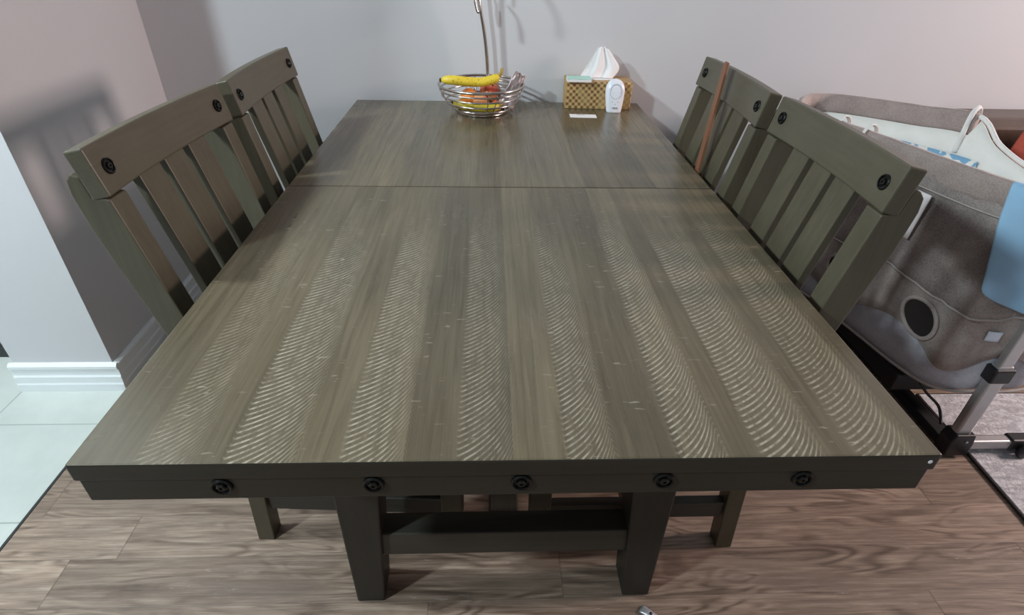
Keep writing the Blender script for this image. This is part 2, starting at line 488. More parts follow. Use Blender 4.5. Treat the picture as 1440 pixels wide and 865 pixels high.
# ------------------------------------------------------------------ table
TW, TL, TH = .535, 1.752, .765
tab = thing('dining_table', 'large rustic grey-brown plank dining table with saw-marked top and black bolts', 'table', (0, 0, 0))
SEAM = .882
def slab(x0, x1, y0, y1):
    bm = bmesh.new(); add_box(bm, ((x0+x1)/2, (y0+y1)/2, TH-.0145), (x1-x0, y1-y0, .029), .003)
    bm.normal_update()
    bm.faces.ensure_lookup_table()
    for f in bm.faces:
        if f.normal.z < .9: f.material_index = 1
    return bm
link('tabletop', slab(-TW, TW, 0, SEAM-.0006), [M['top'], M['apron']], tab)
lf = link('table_leaf', slab(-TW, TW, SEAM+.0006, TL), [M['leaf'], M['apron']], tab)
lf['label'] = 'smooth darker far section of the tabletop'
ax = TW-.003
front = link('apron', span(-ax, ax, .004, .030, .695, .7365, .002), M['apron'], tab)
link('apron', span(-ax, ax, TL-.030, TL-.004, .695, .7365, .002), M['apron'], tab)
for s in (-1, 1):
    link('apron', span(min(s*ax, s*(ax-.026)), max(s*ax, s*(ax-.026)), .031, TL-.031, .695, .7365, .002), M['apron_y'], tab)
def bolt_bm(mtx):
    bm = bmesh.new()
    lathe(bm, [(0, 0), (.0135, 0), (.0135, .0025), (.0118, .0042), (.0100, .0036), (.0095, .0015), (0, .0015)], 24, mtx); return bm
def bolt_in_bm(mtx):
    bm = bmesh.new()
    lathe(bm, [(.0066, .0012), (.0064, .0040), (.0050, .0052), (.0022, .0052), (.0018, .0030), (0, .0030)], 6, mtx); return bm
for bx in (-.364, -.178, .007, .189, .369):
    mt = Matrix.Translation((bx, .004, .7205)) @ Matrix.Rotation(PI/2, 4, 'X')
    b1 = link('bolt', bolt_bm(mt), M['bolt'], front)
    bm2 = bolt_in_bm(mt)
    me_ = bpy.data.meshes.new('bolt_centre'); 
    bmj = bmesh.new(); bmj.from_mesh(b1.data)
    n0 = len(bmj.faces); bm2.to_mesh(me_); bm2.free(); bmj.from_mesh(me_); bmj.faces.ensure_lookup_table()
    for f in bmj.faces[n0:]: f.material_index = 1
    bmj.to_mesh(b1.data); bmj.free(); b1.data.materials.append(M['bolt_in']); bpy.data.meshes.remove(me_)
# trestles
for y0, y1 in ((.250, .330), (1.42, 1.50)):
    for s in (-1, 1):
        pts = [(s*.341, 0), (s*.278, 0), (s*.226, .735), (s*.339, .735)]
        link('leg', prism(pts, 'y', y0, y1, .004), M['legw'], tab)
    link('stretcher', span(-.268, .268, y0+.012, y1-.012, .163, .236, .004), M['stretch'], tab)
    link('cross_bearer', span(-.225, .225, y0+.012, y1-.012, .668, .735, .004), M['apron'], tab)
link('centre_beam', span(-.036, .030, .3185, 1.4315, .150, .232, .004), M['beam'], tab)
bm = bmesh.new(); lathe(bm, [(0, 0), (.003, 0), (.003, .0010), (.002, .0015), (0, .0015)], 12, Matrix.Translation((TW-.012, .0005, .7525)) @ Matrix.Rotation(PI/2, 4, 'X'))
cd = link('corner_dot', bm, M['paper'], tab); cd['label'] = 'small white chip on the near right corner'

# ------------------------------------------------------------------ chairs
SL = .222     # lean of the back
def backx(z): return -.041-(z-1.005)*SL      # front plane of the rail, local x
def make_chair(name, label, cat, group):
    t = thing(name, label, cat, (0, 0, 0), 0, group)
    hw = .231
    # top rail: slightly concave board, leaning back
    ny = 16; rows = []
    th, z0, z1 = .033, .925, 1.005
    ca, sa = 1/math.hypot(1, SL), SL/math.hypot(1, SL)
    bm = bmesh.new()
    for i in range(ny+1):
        yy = -hw+2*hw*i/ny
        bow = -.011*(1-(yy/hw)**2)
        f0 = Vector((backx(z0)+bow, yy, z0)); f1 = Vector((backx(z1)+bow, yy, z1))
        d = Vector((-ca, 0, -sa))*th
        rows.append([f0, f1, f1+d, f0+d])
    V = grid(bm, rows, True)
    bm.faces.new(V[0][::-1]); bm.faces.new(V[-1])
    bmesh.ops.recalc_face_normals(bm, faces=bm.faces)
    es = [e for e in bm.edges if len(e.link_faces) == 2 and e.calc_face_angle(0) > .8]
    bmesh.ops.bevel(bm, geom=es, offset=.003, segments=2, affect='EDGES', profile=.5)
    rail = link('top_rail', bm, M['chair_y'], t)
    for s in (-1, 1):
        yb = s*.195; bow = -.011*(1-(yb/hw)**2)
        mt = Matrix.Translation((backx(.965)+bow, yb, .965)) @ Matrix.Rotation(math.atan(SL), 4, 'Y').inverted() @ Matrix.Rotation(PI/2, 4, 'Y')
        b = link('bolt', bolt_bm(mt), M['bolt'], rail)
        b.data.materials.append(M['bolt_in'])
        bj = bmesh.new(); bj.from_mesh(b.data); n0 = len(bj.faces)
        me_ = bpy.data.meshes.new('x'); q = bolt_in_bm(mt); q.to_mesh(me_); q.free(); bj.from_mesh(me_); bj.faces.ensure_lookup_table()
        for f in bj.faces[n0:]: f.material_index = 1
        bj.to_mesh(b.data); bj.free(); bpy.data.meshes.remove(me_)
    # rear legs run up as the uprights of the back, rounded behind the rail
    def rl(z): return backx(z)-.006
    # clearance notch so that the upright sits behind the rail
    for s in (-1, 1):
        pts = [(.006, 0), (.047, 0), (.060, .20), (.074, .42), (rl(.52), .52), (rl(.70), .70), (rl(.92), .92),
               (rl(.92)-.029, .9225), (rl(.955)-.029, .957), (-.078, .962), (-.088, .950), (-.0895, .925), (-.077, .85), (-.048, .74), (-.012, .60), (.022, .47), (.030, .40), (.019, .20)]
        a, b = (s*.234, s*.189)
        bm = prism(pts, 'y', min(a, b), max(a, b), .0025)
        # foot slightly outside the top
        for v in bm.verts: v.co.y -= s*.005*min(1, max(0, v.co.z/.95))
        link('leg', bm, M['chair_z'], t)
    # slats
    for yc in (-.088, 0.0, .088):
        w = .0345; rows = []; bm = bmesh.new()
        for i in range(9):
            z = .50+(.926-.50)*i/8
            bow = -.012*(1-(yc/hw)**2)*((z-.5)/.43)
            xf = backx(z)-.008+bow
            rows.append([Vector((xf, yc-w, z)), Vector((xf, yc+w, z)), Vector((xf-.018, yc+w, z-.004)), Vector((xf-.018, yc-w, z-.004))])
        V = grid(bm, rows, True); bm.faces.new(V[0][::-1]); bm.faces.new(V[-1])
        bmesh.ops.recalc_face_normals(bm, faces=bm.faces)
        es = [e for e in bm.edges if len(e.link_faces) == 2 and e.calc_face_angle(0) > .8]
        bmesh.ops.bevel(bm, geom=es, offset=.002, segments=2, affect='EDGES', profile=.5)
        link('slat', bm, M['chair_z'], t)
    link('lower_rail', span(.046, .068, -.178, .178, .475, .525, .003), M['chair_y'], t)
    # seat: dished board
    bm = bmesh.new(); rows = []
    for i in range(13):
        u = i/12
        r = []
        for k in range(13):
            w = k/12; x = .076+.464*u; y = (-.232+.464*w)
            d = .010*math.sin(PI*min(1, max(0, (u-.05)/.9)))*math.sin(PI*min(1, max(0, (w-.05)/.9)))
            r.append((x, y, .468-d))
        rows.append(r)
    grid(bm, rows)
    o = link('seat', bm, M['chair_x'], t, True); solid(o, .026, -1)
    # front legs
    for s in (-1, 1):
        a, b = s*.232, s*.184
        link('leg', prism([(.480, 0), (.527, 0), (.533, .440), (.478, .440)], 'y', min(a, b), max(a, b), .0025), M['chair_z'], t)
        link('stretcher', span(.058, .484, min(s*.2, s*.224), max(s*.2, s*.224), .113, .166, .0025), M['chair_x'], t)
        link('seat_rail', span(.074, .480, min(s*.2, s*.222), max(s*.2, s*.222), .385, .441, .002), M['chair_x'], t)
    link('seat_rail', span(.492, .516, -.186, .186, .385, .441, .002), M['chair_y'], t)
    link('stretcher', span(.270, .300, -.198, .198, .125, .160, .0025), M['chair_y'], t)
    return t

def copy_tree(o, parent=None):
    c = o.copy(); C.objects.link(c)
    if parent: c.parent = parent
    for ch in list(o.children): copy_tree(ch, c)
    return c
GR = 'slat-back dining chairs around the table'
ch = make_chair('dining_chair', 'slat-back wooden dining chair on the left side, nearer the camera by the white baseboard', 'chair', GR)
ch.location = (-.616, .650, 0); ch.rotation_euler = (0, 0, -.055)
for (x, y, r, lab) in ((-.594, 1.147, 0, 'slat-back wooden dining chair on the left side, farther one against the back wall corner'),
                       (.590, .604, PI, 'slat-back wooden dining chair on the right, nearer one in front of the bassinet'),
                       (.575, 1.098, PI, 'slat-back wooden dining chair on the right with a reddish-brown strip leaning on it')):
    c = copy_tree(ch); c.location = (x, y, 0); c.rotation_euler = (0, 0, r); c['label'] = lab

# reddish strip standing against the far right chair's back
a = Vector((.490, .935, .470)); b = Vector((.601, 1.125, 1.026))
d = (b-a); Ln = d.length; d.normalize()
wd = (Vector((0, 1, 0))-d*d.y).normalized(); th_ = d.cross(wd)
bm = prism([(-.012, 0), (.012, 0), (.012, Ln-.012), (.002, Ln), (-.012, Ln-.006)], 'y', -.004, .004, .0012)
st = link('wooden_strip', bm, M['strip'], None, False)
st.matrix_world = Matrix(((wd.x, th_.x, d.x, a.x), (wd.y, th_.y, d.y, a.y), (wd.z, th_.z, d.z, a.z), (0, 0, 0, 1)))
tag(st, 'narrow reddish-brown wooden strip leaning on the far right chair back', 'strip')

# ------------------------------------------------------------------ fruit bowl
BC = Vector((-.062, 1.606, 0))
bowl = thing('fruit_basket', 'round steel wire fruit basket with banana hook on the table', 'basket', (BC.x, BC.y, TH))
def rr(z):   # bowl profile radius over height above table
    t = max(0, min(1, z/.09)); return .086+.062*math.sin(t*PI/2*.97)**.9
hs = [(.0045, .086, .0045), (.020, rr(.020), .0030), (.040, rr(.040), .0030), (.060, rr(.060), .0030), (.078, rr(.078), .0030), (.093, .149, .0048)]
for i, (z, r, w) in enumerate(hs):
    bm = bmesh.new(); tube(bm, ring_path((0, 0, z), r), w, 8, True)
    link('base_ring' if i == 0 else ('rim' if i == 5 else 'wire_ring'), bm, M['steel'], bowl, True)
for k, an in enumerate((10, 22, 100, 112, 190, 202, 280, 292)):
    a_ = math.radians(an); pa = []
    for i in range(11):
        z = .003+.088*i/10; r = (rr(z) if i > 0 else .086)-.0035
        if i == 10: r = .146
        pa.append((r*math.cos(a_), r*math.sin(a_), z))
    bm = bmesh.new(); tube(bm, pa, .0021, 6); link('wire_rib', bm, M['steel'], bowl, True)
stem = catmull([(.018, .088, .004), (.020, .120, .050), (.022, .136, .10), (.018, .138, .17), (.010, .136, .24), (-.004, .130, .32), (-.022, .118, .42), (-.036, .095, .49), (-.046, .050, .525), (-.040, .005, .500), (-.026, -.010, .445), (-.018, .0, .41)], 8)
bm = bmesh.new(); tube(bm, stem, lambda t: .0068-.0018*t, 10); link('stem', bm, M['steel'], bowl, True)
hook = catmull([(-.010, .112, .385), (-.016, .085, .372), (-.020, .078, .345), (-.014, .078, .315), (-.008, .080, .308), (-.004, .082, .325), (-.006, .084, .352)], 8)
bm = bmesh.new(); tube(bm, hook, .0040, 8); link('hook', bm, M['steel'], bowl, True)
bm = bmesh.new()
for k in range(5):
    x_ = -.064+.032*k; l_ = math.sqrt(.086**2-x_**2)
    tube(bm, [(x_, -l_, .0075), (x_, l_, .0075)], .0018, 6)
link('base_grille', bm, M['steel'], bowl, True)

def banana(name, pts, rad, mat, label):
    t = thing(name, label, 'banana', pts[len(pts)//2], 0, 'bananas in the fruit basket')
    o = Vector(pts[len(pts)//2]); P = catmull([Vector(p)-o for p in pts], 8)
    n = len(P)
    def r(t_):
        e = min(1, t_/.16, (1-t_)/.14); return rad*(.35+.65*math.sin(max(0, e)*PI/2))
    bm = bmesh.new(); tube(bm, P, r, 5); link('peel', bm, mat, t, True)
    t.children[0].data.materials[0] = mat
    subd(t.children[0], 2)
    bm = bmesh.new(); tube(bm, [P[0]+(P[0]-P[2]).normalized()*.006, P[0]], rad*.30, 8); link('tip', bm, M['tip'], t, True)
    d = (P[-1]-P[-3]).normalized()
    bm = bmesh.new(); tube(bm, [P[-2], P[-1]+d*.008+Vector((0, 0, .006)), P[-1]+d*.012+Vector((0, 0, .018))], lambda q: rad*(.38-.10*q), 8); link('stalk', bm, M['stalk'], t, True)
    return t
banana('banana', [(-.198, 1.570, .877), (-.160, 1.562, .879), (-.110, 1.560, .875), (-.060, 1.562, .874), (-.020, 1.567, .882), (.000, 1.572, .892)], .0200, M['banana'], 'spotted ripe yellow banana lying across the top of the basket rim')
banana('banana', [(-.158, 1.550, .808), (-.125, 1.530, .803), (-.080, 1.520, .800), (-.035, 1.527, .797), (.000, 1.545, .797)], .0185, M['banana2'], 'greener banana low inside the basket behind the front wires')
def fruit(name, c, r, mat, label, cat, sq=.94, dimple=.0):
    o0 = thing(name, label, cat, c)
    bm = bmesh.new(); pr = []
    for i in range(17):
        th = PI*i/16; R_ = r*(1+dimple*(abs(math.cos(th))**6)*-1)
        pr.append((R_*math.sin(th), -R_*math.cos(th)*sq))
    pr[0] = (0, pr[0][1]); pr[-1] = (0, pr[-1][1])
    lathe(bm, pr, 28); link('flesh' if False else 'skin', bm, mat, o0, True)
    bm = bmesh.new(); tube(bm, [(0, 0, r*sq*(1-dimple)*.97), (.002, .001, r*sq+.004)], .0022, 7); link('stem', bm, M['tip'], o0, True)
    o0.rotation_euler = (.5, -.25, random.uniform(0, 6))
    return o0
fruit('orange', (-.104, 1.612, .810), .034, M['orange'], 'bright orange fruit on the left inside the basket', 'orange')
fruit('apple', (-.030, 1.622, .828), .039, M['apple'], 'red and yellow apple on top of the fruit in the basket', 'apple', .9, .2)
fruit('peach', (-.066, 1.566, .812), .025, M['peach'], 'small orange-red peach between the orange and the apple', 'peach')
fruit('plum', (-.010, 1.575, .792), .0205, M['apple'], 'dark red fruit under the apple by the wrapper', 'plum')
# snack wrapper stuck upright in the bowl's right side
wr = thing('snack_wrapper', 'brownish wrapper with white edge standing in the basket right side', 'wrapper', (.020, 1.600, .782))
bm = bmesh.new(); rows = []
for i in range(11):
    t_ = i/10; w = .026*(1-.35*t_)
    cx, cz, cy = .002+.054*t_, .002+.108*t_, -.022+.038*t_
    rows.append([(cx+(k/6-.5)*2*w, cy+.006*math.sin(k*2.1+i*.9), cz+(.5-k/6)*.020+.003*math.sin(k*3+i*1.7)) for k in range(7)])
grid(bm, rows); o = link('foil', bm, M['wrapper'], wr, True); solid(o, .003)
bm = bmesh.new(); tube(bm, [Vector(r[0]) for r in rows]+[Vector(p) for p in rows[-1][1:]]+[Vector(r[-1]) for r in rows[::-1]][1:7], .0016, 6)
link('edge', bm, M['wrapper_w'], wr, True)

# ------------------------------------------------------------------ tissue box, pad, monitor, card
tb = thing('tissue_box', 'tan basket-weave patterned tissue box on the table against the wall', 'tissue box', (.3665, 1.7135, TH), -.035)
link('carton', span(-.120, .120, -.058, .058, 0, .094, .002), M['woven'], tb)
bm = bmesh.new(); lathe(bm, [(0, 0), (.055, 0), (.055, .0006), (0, .0006)], 32, Matrix.Translation((.005, 0, .0942)) @ Matrix.Diagonal((1, .42, 1, 1)))
link('opening', bm, M['paper'], tb)
ts = thing('tissue', 'white folded tissue sticking up out of the box', 'tissue', (.3715, 1.7135, TH+.0955))
bm = bmesh.new(); rows = []
prof = [  # left edge, right edge (x), height
 (-.075, .050, 0), (-.062, .066, .020), (-.052, .074, .035), (-.043, .070, .050), (-.034, .058, .065), (-.025, .046, .080), (-.016, .034, .095), (-.009, .022, .105)]
for i, (l, r, z) in enumerate(prof):
    f = z/.105
    rows.append([(l+(r-l)*k/20, (.007*math.sin(k*.62+.5)+.0025*math.sin(k*1.5+i*.3))*(1-.5*f)+.004+.012*f, z-(.010*max(0, k-11)/9*(1.5-f)+.002*math.sin(k*.8))*f) for k in range(21)])
for p in range(21): rows[0][p] = (rows[0][p][0], rows[0][p][1]*.5, .0)
grid(bm, rows); o = link('sheet', bm, M['tissue'], ts, True); solid(o, .0015); subd(o, 1)
md = thing('sticky_pad', 'mint green paper pad lying on the tissue box front edge', 'note pad', (.289, 1.667, TH+.0955), -.04)
link('pad', span(-.043, .043, -.028, .028, .0004, .010, .0008), M['paper'], md)
link('cover', span(-.043, .043, -.028, .028, .0102, .0122, .0006), M['mint'], md)
mo = thing('baby_monitor', 'white oval baby monitor standing in front of the tissue box', 'baby monitor', (.418, 1.620, TH))
def egg(z):    # half width over height
    t_ = z/.112; base = .0262+.0085*math.sin(min(1, t_/.75)*PI/2)
    if t_ > .62: base *= math.sqrt(max(0, 1-((t_-.62)/.38)**2.2))
    return base
bm = bmesh.new(); rows = []
for i in range(25):
    z = .112*i/24; w = max(egg(z), .0008); dp = .021*(w/.035)**.6
    yl = .014*(z/.112)      # leans back a little
    rows.append([(w*math.copysign(abs(math.cos(2*PI*k/28))**.75, math.cos(2*PI*k/28)), yl+dp*math.copysign(abs(math.sin(2*PI*k/28))**.75, math.sin(2*PI*k/28)), z) for k in range(28)])
V = grid(bm, rows, True); bm.faces.new(V[0][::-1]); bm.faces.new(V[-1])
link('body', bm, M['plastic'], mo, True)
TL_ = Matrix.Rotation(-.12, 4, 'X')
def front_m(x, z): return Matrix.Translation((x, -.0205+.014*z/.112+.0015, z)) @ TL_ @ Matrix.Rotation(PI/2, 4, 'X')
bm = bmesh.new(); lathe(bm, [(.0265, 0), (.0255, .0018), (.0235, .0018), (.0225, .0002)], 32, front_m(0, .073) @ Matrix.Diagonal((.88, 1.0, 1, 1)))
link('face_ring', bm, M['plastic_g'], mo, True)
bm = bmesh.new(); lathe(bm, [(0, .0006), (.010, .0008), (.012, .0012), (.013, 0)], 24, front_m(0, .074))
link('speaker', bm, M['plastic_g'], mo, True)
for bx, bz in ((-.010, .038), (.0, .040), (.010, .038), (0, .030)):
    bm = bmesh.new(); lathe(bm, [(0, .0008), (.0014, .0008), (.0014, -.001)], 10, front_m(bx, bz)); link('indicator', bm, M['ink'], mo)
bm = bmesh.new()
for k in range(5): add_box(bm, (-.008+.004*k, -.0205, .0185), (.0028, .002, .0042 if k % 2 else .0034))
link('lettering', bm, M['ink'], mo)
cdx = thing('paper_slip', 'small white paper slip lying on the table before the tissue box', 'paper slip', (.298, 1.555, TH), -.05)
link('sheet', span(-.047, .047, -.021, .021, .0003, .0013), M['paper'], cdx)
bm = bmesh.new()
for k in range(5): add_box(bm, (-.020+.006*k, .012, .0015), (.0042, .004, .0003))
link('lettering', bm, M['ink'], cdx)

# silver packet on the floor, bottom centre
pk = thing('foil_packet', 'small crumpled silver packet lying on the wood floor', 'packet', (.331, .205, 0), -.72)
bm = bmesh.new(); rows = []
for i in range(9):
    rows.append([(-.020+.040*i/8, -.010+.020*k/6, .003+.0055*math.sin(PI*i/8)*math.sin(PI*k/6)+.0008*math.sin(i*2.3+k*1.9)) for k in range(7)])
grid(bm, rows); o = link('film', bm, M['foil'], pk, True); solid(o, .003)
bm = bmesh.new(); lathe(bm, [(0, .0104), (.0036, .0100), (.0040, .0085)], 14, Matrix.Translation((.004, 0, 0)))
link('dark_spot', bm, M['blk'], pk, True)

# ------------------------------------------------------------------ rug
def rugline(y): return 1.411+(y-.426)*.0415
rug = thing('area_rug', 'pale grey flecked area rug with dark edge under the bassinet', 'rug', (1.9, .2, 0))
def rugpts(g, x1=3.0, y0=-1.3, y1=.93):
    return [(rugline(y0)+g-1.9, y0-.2+g), (x1-1.9-g, y0-.2+g), (x1-1.9-g, y1-.2-g), (rugline(y1)+g-1.9, y1-.2-g)]
link('pile', prism(rugpts(.007), 'z', 0.0, .011, .002), M['rug'], rug)
A = [(x, y, .0055) for x, y in rugpts(.004)]
bm = bmesh.new()
for p, q in zip(A, A[1:]+A[:1]): tube(bm, [p, q], .0035, 8)
link('binding', bm, M['rugedge'], rug, True)

# ------------------------------------------------------------------ bassinet
bs = thing('bassinet', 'taupe and white fabric bedside bassinet on a grey stand right of the table', 'bassinet', (1.33, 1.2, 0))
BO = Vector((1.33, 1.2, 0))
# rim outline seen from above, world coordinates, and its height
near = [(1.205, .800, .832), (1.165, .99, .828), (1.118, 1.20, .826), (1.055, 1.41, .825), (1.065, 1.545, .825), (1.150, 1.675, .826), (1.238, 1.690, .828), (1.325, 1.615, .834), (1.430, 1.440, .848), (1.515, 1.290, .858)]
drop = [(1.545, 1.20, .795), (1.575, 1.09, .757), (1.600, .96, .74), (1.610, .84, .76), (1.575, .735, .80), (1.480, .700, .822), (1.360, .695, .832), (1.255, .715, .834)]
loop = catmull([Vector(p) for p in near+drop], 6, True)
NL = len(loop)
cen = sum(loop, Vector())/NL
def nrm(i):
    d = loop[(i+1) % NL]-loop[i-1]; n_ = Vector((d.y, -d.x, 0)).normalized()
    if n_.dot(loop[i]-cen) < 0: n_ = -n_
    return n_
NRM = [nrm(i) for i in range(NL)]
def at(i, off, z): p = loop[i % NL]+NRM[i % NL]*off; return Vector((p.x, p.y, z))-BO
i_end = 9*6      # index of the strap end on the far side
# padded rim: flattened oval section swept along the near side, far end and far side
idx = list(range(-14, i_end+1))
bm = bmesh.new(); rings = []
for j, i in enumerate(idx):
    zt = loop[i % NL].z; r = []
    for k in range(14):
        a_ = 2*PI*k/14
        ox = .016*math.copysign(abs(math.cos(a_))**.7, math.cos(a_)); oz = .036*math.copysign(abs(math.sin(a_))**.75, math.sin(a_))
        wob = .0022*math.sin(i*.9+k)+.0015*math.sin(i*2.3)
        r.append(at(i, ox+wob-.006, zt-.038+oz))
    rings.append(r)
V = grid(bm, rings, True); bm.faces.new(V[0][::-1]); bm.faces.new(V[-1])
link('rim_padding', bm, M['pad'], bs, True)
# white edge of the lowered side
bm = bmesh.new(); tube(bm, [at(i, -.006, loop[i % NL].z-.008) for i in range(i_end, i_end+31)], .0075, 8)
link('mesh_edge', bm, M['strap'], bs, True)
# inner liner
def rimz(i): return loop[i % NL].z
rows = []
for k, (o_, f) in enumerate(((-.024, 0), (-.026, .25), (-.030, .5), (-.036, .75), (-.045, 1))):
    rows.append([at(i, o_, (rimz(i)-(.066 if i <= i_end or i >= NL-14 else .010))*(1-f)+.600*f) for i in range(NL)])
bm = bmesh.new(); grid(bm, rows, True); o = link('liner', bm, M['liner'], bs, True); solid(o, .003)
# mattress with printed sheet
bm = bmesh.new()
rows = [[at(i, -.046, .650) for i in range(NL)], [at(i, -.043, .685) for i in range(NL)], [at(i, -.050, .701) for i in range(NL)],
        [at(i, -.075, .707) for i in range(NL)], [at(i, -.130, .708) for i in range(NL)]]
V = grid(bm, rows, True); bm.faces.new(V[-1]); bm.faces.new(V[0][::-1])
link('mattress', bm, M['print'], bs, True)
# outer skirt: hangs from the rim to a hem at z about .50
def fold(i, f): return .006*math.sin(i*.75)*f+.004*math.sin(i*1.9+1)*f
rows = []
for f in (0, .15, .35, .55, .75, .93, 1.0):
    rows.append([at(i, .004+.016*f+fold(i, f), (rimz(i)-.050)*(1-f)+(.492+.012*math.sin(i*.35))*f) for i in range(NL)])
bm = bmesh.new(); grid(bm, rows, True); o = link('skirt', bm, M['skirt'], bs, True); solid(o, .004)
bm = bmesh.new(); tube(bm, [Vector(p)+Vector((0, 0, .001)) for p in rows[-1]], .0042, 6, True); link('skirt_hem', bm, M['pipe'], bs, True)
# light line of piping just under the rim
bm = bmesh.new(); tube(bm, [at(i, .012, rimz(i)-.088) for i in range(-14, 40)], .0025, 6); link('rim_piping', bm, M['pipe'], bs, True)
# lower body in pale mesh fabric, rounded bottom
rows = []
for f, o_, z in ((0, -.006, .56), (.2, -.004, .48), (.4, .002, .40), (.6, .006, .33), (.8, .004, .27), (.92, -.006, .236), (.98, -.020, .222), (1, -.045, .216)):
    rows.append([at(i, o_+.004*math.sin(i*.8+z*20)*(f < .95), z) for i in range(NL)])
bm = bmesh.new(); V = grid(bm, rows, True); bm.faces.new(V[-1])
link('body_fabric', bm, M['meshcloth'], bs, True)
bm = bmesh.new(); tube(bm, [at(i, .004, .233) for i in range(NL)], .0045, 6, True); link('bottom_piping', bm, M['pipe'], bs, True)
# pocket panel on the near side, wavy lower edge
i0, i1 = -22, 26
rows = []
for f in (0, .2, .4, .6, .8, 1):
    rows.append([at(i, .011+.007*math.sin(f*PI)+.003*math.sin(i*.8), .53*(1-f)+(.335+.035*math.sin(i*.42+.6))*f) for i in range(i0, i1)])
bm = bmesh.new(); grid(bm, rows); o = link('pocket_panel', bm, M['pocket'], bs, True); solid(o, .004)
# oval pocket opening: near-black disc for the shade inside, with fabric lip
def oval(ic, zc, ri, rz, lift):
    return [(ic+ri*math.cos(2*PI*k/28), zc+rz*math.sin(2*PI*k/28)+.25*rz*math.cos(2*PI*k/28), lift) for k in range(28)]
def surf(fi, z, lift):
    i = math.floor(fi); t_ = fi-i
    a_, b_ = at(i, lift, z), at(i+1, lift, z); return a_*(1-t_)+b_*t_
for (ic, zc, ri, rz) in ((0.0, .418, 2.1, .052), (9.5, .400, 1.3, .040)):
    P = [surf(a_, b_, .026) for a_, b_, _ in oval(ic, zc, ri, rz, 0)]
    bm = bmesh.new(); vs = [bm.verts.new(p) for p in P]; c_ = bm.verts.new(surf(ic, zc, .0235))
    for k in range(28): bm.faces.new((vs[k], vs[(k+1) % 28], c_))
    link('pocket_opening', bm, M['hole'], bs, True)
    bm = bmesh.new(); tube(bm, P, .0060, 8, True); link('pocket_lip', bm, M['pocket'], bs, True)
# white gauze window slit in the skirt near side, and small white tag
def patch(name, i0, i1, za, zb, mat, lift, n=8, skew=0):
    rows = []
    for k in range(5):
        z = za+(zb-za)*k/4
        rows.append([surf(i0+(i1-i0)*j/n+skew*k/4, z, lift) for j in range(n+1)])
    bm = bmesh.new(); grid(bm, rows); o = link(name, bm, mat, bs, True); solid(o, .003); return o
patch('white_window', 3.9, 5.2, .735, .600, M['tissue'], .027, skew=.4)
patch('care_tag', 13.5, 15.0, .56, .50, M['paper'], .030)
patch('label_patch', -9.5, -7.8, .455, .425, M['plastic_g'], .024)
pp = patch('printed_panel', 36, 59, .730, .630, M['print'], -.040, 24)
pp['label'] = 'blue printed strip along the inside of the far wall'
# straps looped over the rim
def strap(fi, w, zlow_out, zlow_in):
    zt = rimz(int(fi)); pts = [surf(fi, zlow_out, .020), surf(fi, zt-.045, .022), surf(fi, zt-.004, .018), surf(fi, zt+.015, -.004), surf(fi, zt-.002, -.029), surf(fi, zt-.05, -.034), surf(fi, zlow_in, -.034)]
    bm = bmesh.new(); tube(bm, catmull(pts, 6), w, 8, False, True, .45)
    o = link('strap', bm, M['strap'], bs, True); return o
strap(14.8, .0065, .770, .77); strap(12.2, .0065, .760, .74); strap(i_end-.5, .0075, .80, .735)
# stand: end leg, collar, joint, foot, caster, floor base
LX, LY = 1.365, .672
bm = bmesh.new(); add_box(bm, (LX-BO.x, LY-BO.y, .205), (.046, .028, .290), .006); link('leg', bm, M['alu'], bs)
bm = bmesh.new(); add_box(bm, (LX-BO.x, LY-BO.y, .46), (.038, .022, .34), .005); link('upper_leg', bm, M['alu'], bs)
bm = bmesh.new(); add_box(bm, (LX-BO.x, LY-BO.y, .318), (.060, .040, .048), .006); link('collar', bm, M['blk'], bs)
bm = prism([(-.030, .013), (.040, .013), (.040, .060), (.032, .098), (-.026, .098), (-.034, .070)], 'y', -.024, .024, .004)
for v in bm.verts: v.co += Vector((LX-BO.x, LY-BO.y, 0))
jt = link('foot_joint', bm, M['blk'], bs)
bm = bmesh.new(); lathe(bm, [(0, .0), (.0045, 0), (.0045, .002), (0, .003)], 12, Matrix.Translation((LX-BO.x+.012, LY-BO.y-.024, .072)) @ Matrix.Rotation(PI/2, 4, 'X')); link('screw', bm, M['alu'], jt)
link('foot', box((LX+.105-BO.x, LY-BO.y, .046), (.14, .030, .034), .005), M['alu'], bs)
cap = link('foot_cap', box((LX+.225-BO.x, LY-BO.y, .048), (.120, .036, .040), .005), M['blk'], bs)
cas = bmesh.new(); lathe(cas, [(0, -.009), (.018, -.009), (.021, -.006), (.021, .006), (.018, .009), (0, .009)], 22, Matrix.Translation((LX+.205-BO.x, LY-.030-BO.y, .033)) @ Matrix.Rotation(PI/2, 4, 'X'))
link('caster', cas, M['blk'], bs, True)
bm = bmesh.new(); tube(bm, [(LX+.205-BO.x, LY-.030-BO.y, .033), (LX+.205-BO.x, LY-.010-BO.y, .040)], .008, 8); link('caster_axle', bm, M['blk'], bs, True)
# dark floor bar running along under the bassinet, from the near foot to the far foot
link('base_bar', span(LX-.022-BO.x, LX+.022-BO.x, LY+.024-BO.y, 1.60-BO.y, .013, .045, .004), M['blk'], bs)
link('dark_gap_slab', span(1.20-BO.x, 1.57-BO.x, .79-BO.y, 1.50-BO.y, .150, .212, .006), M['blk'], bs)  # black slab added to keep the gap under the bassinet dark
link('upper_leg', span(LX-.02-BO.x, LX+.02-BO.x, 1.585-BO.y, 1.61-BO.y, .013, .30, .004), M['alu'], bs)
bm = bmesh.new(); tube(bm, catmull([(-.08, -.42, .215), (-.045, -.44, .17), (.000, -.455, .13), (.012, -.47, .10), (.006, -.49, .085)], 6), .0042, 8); link('cord', bm, M['blk'], bs, True)

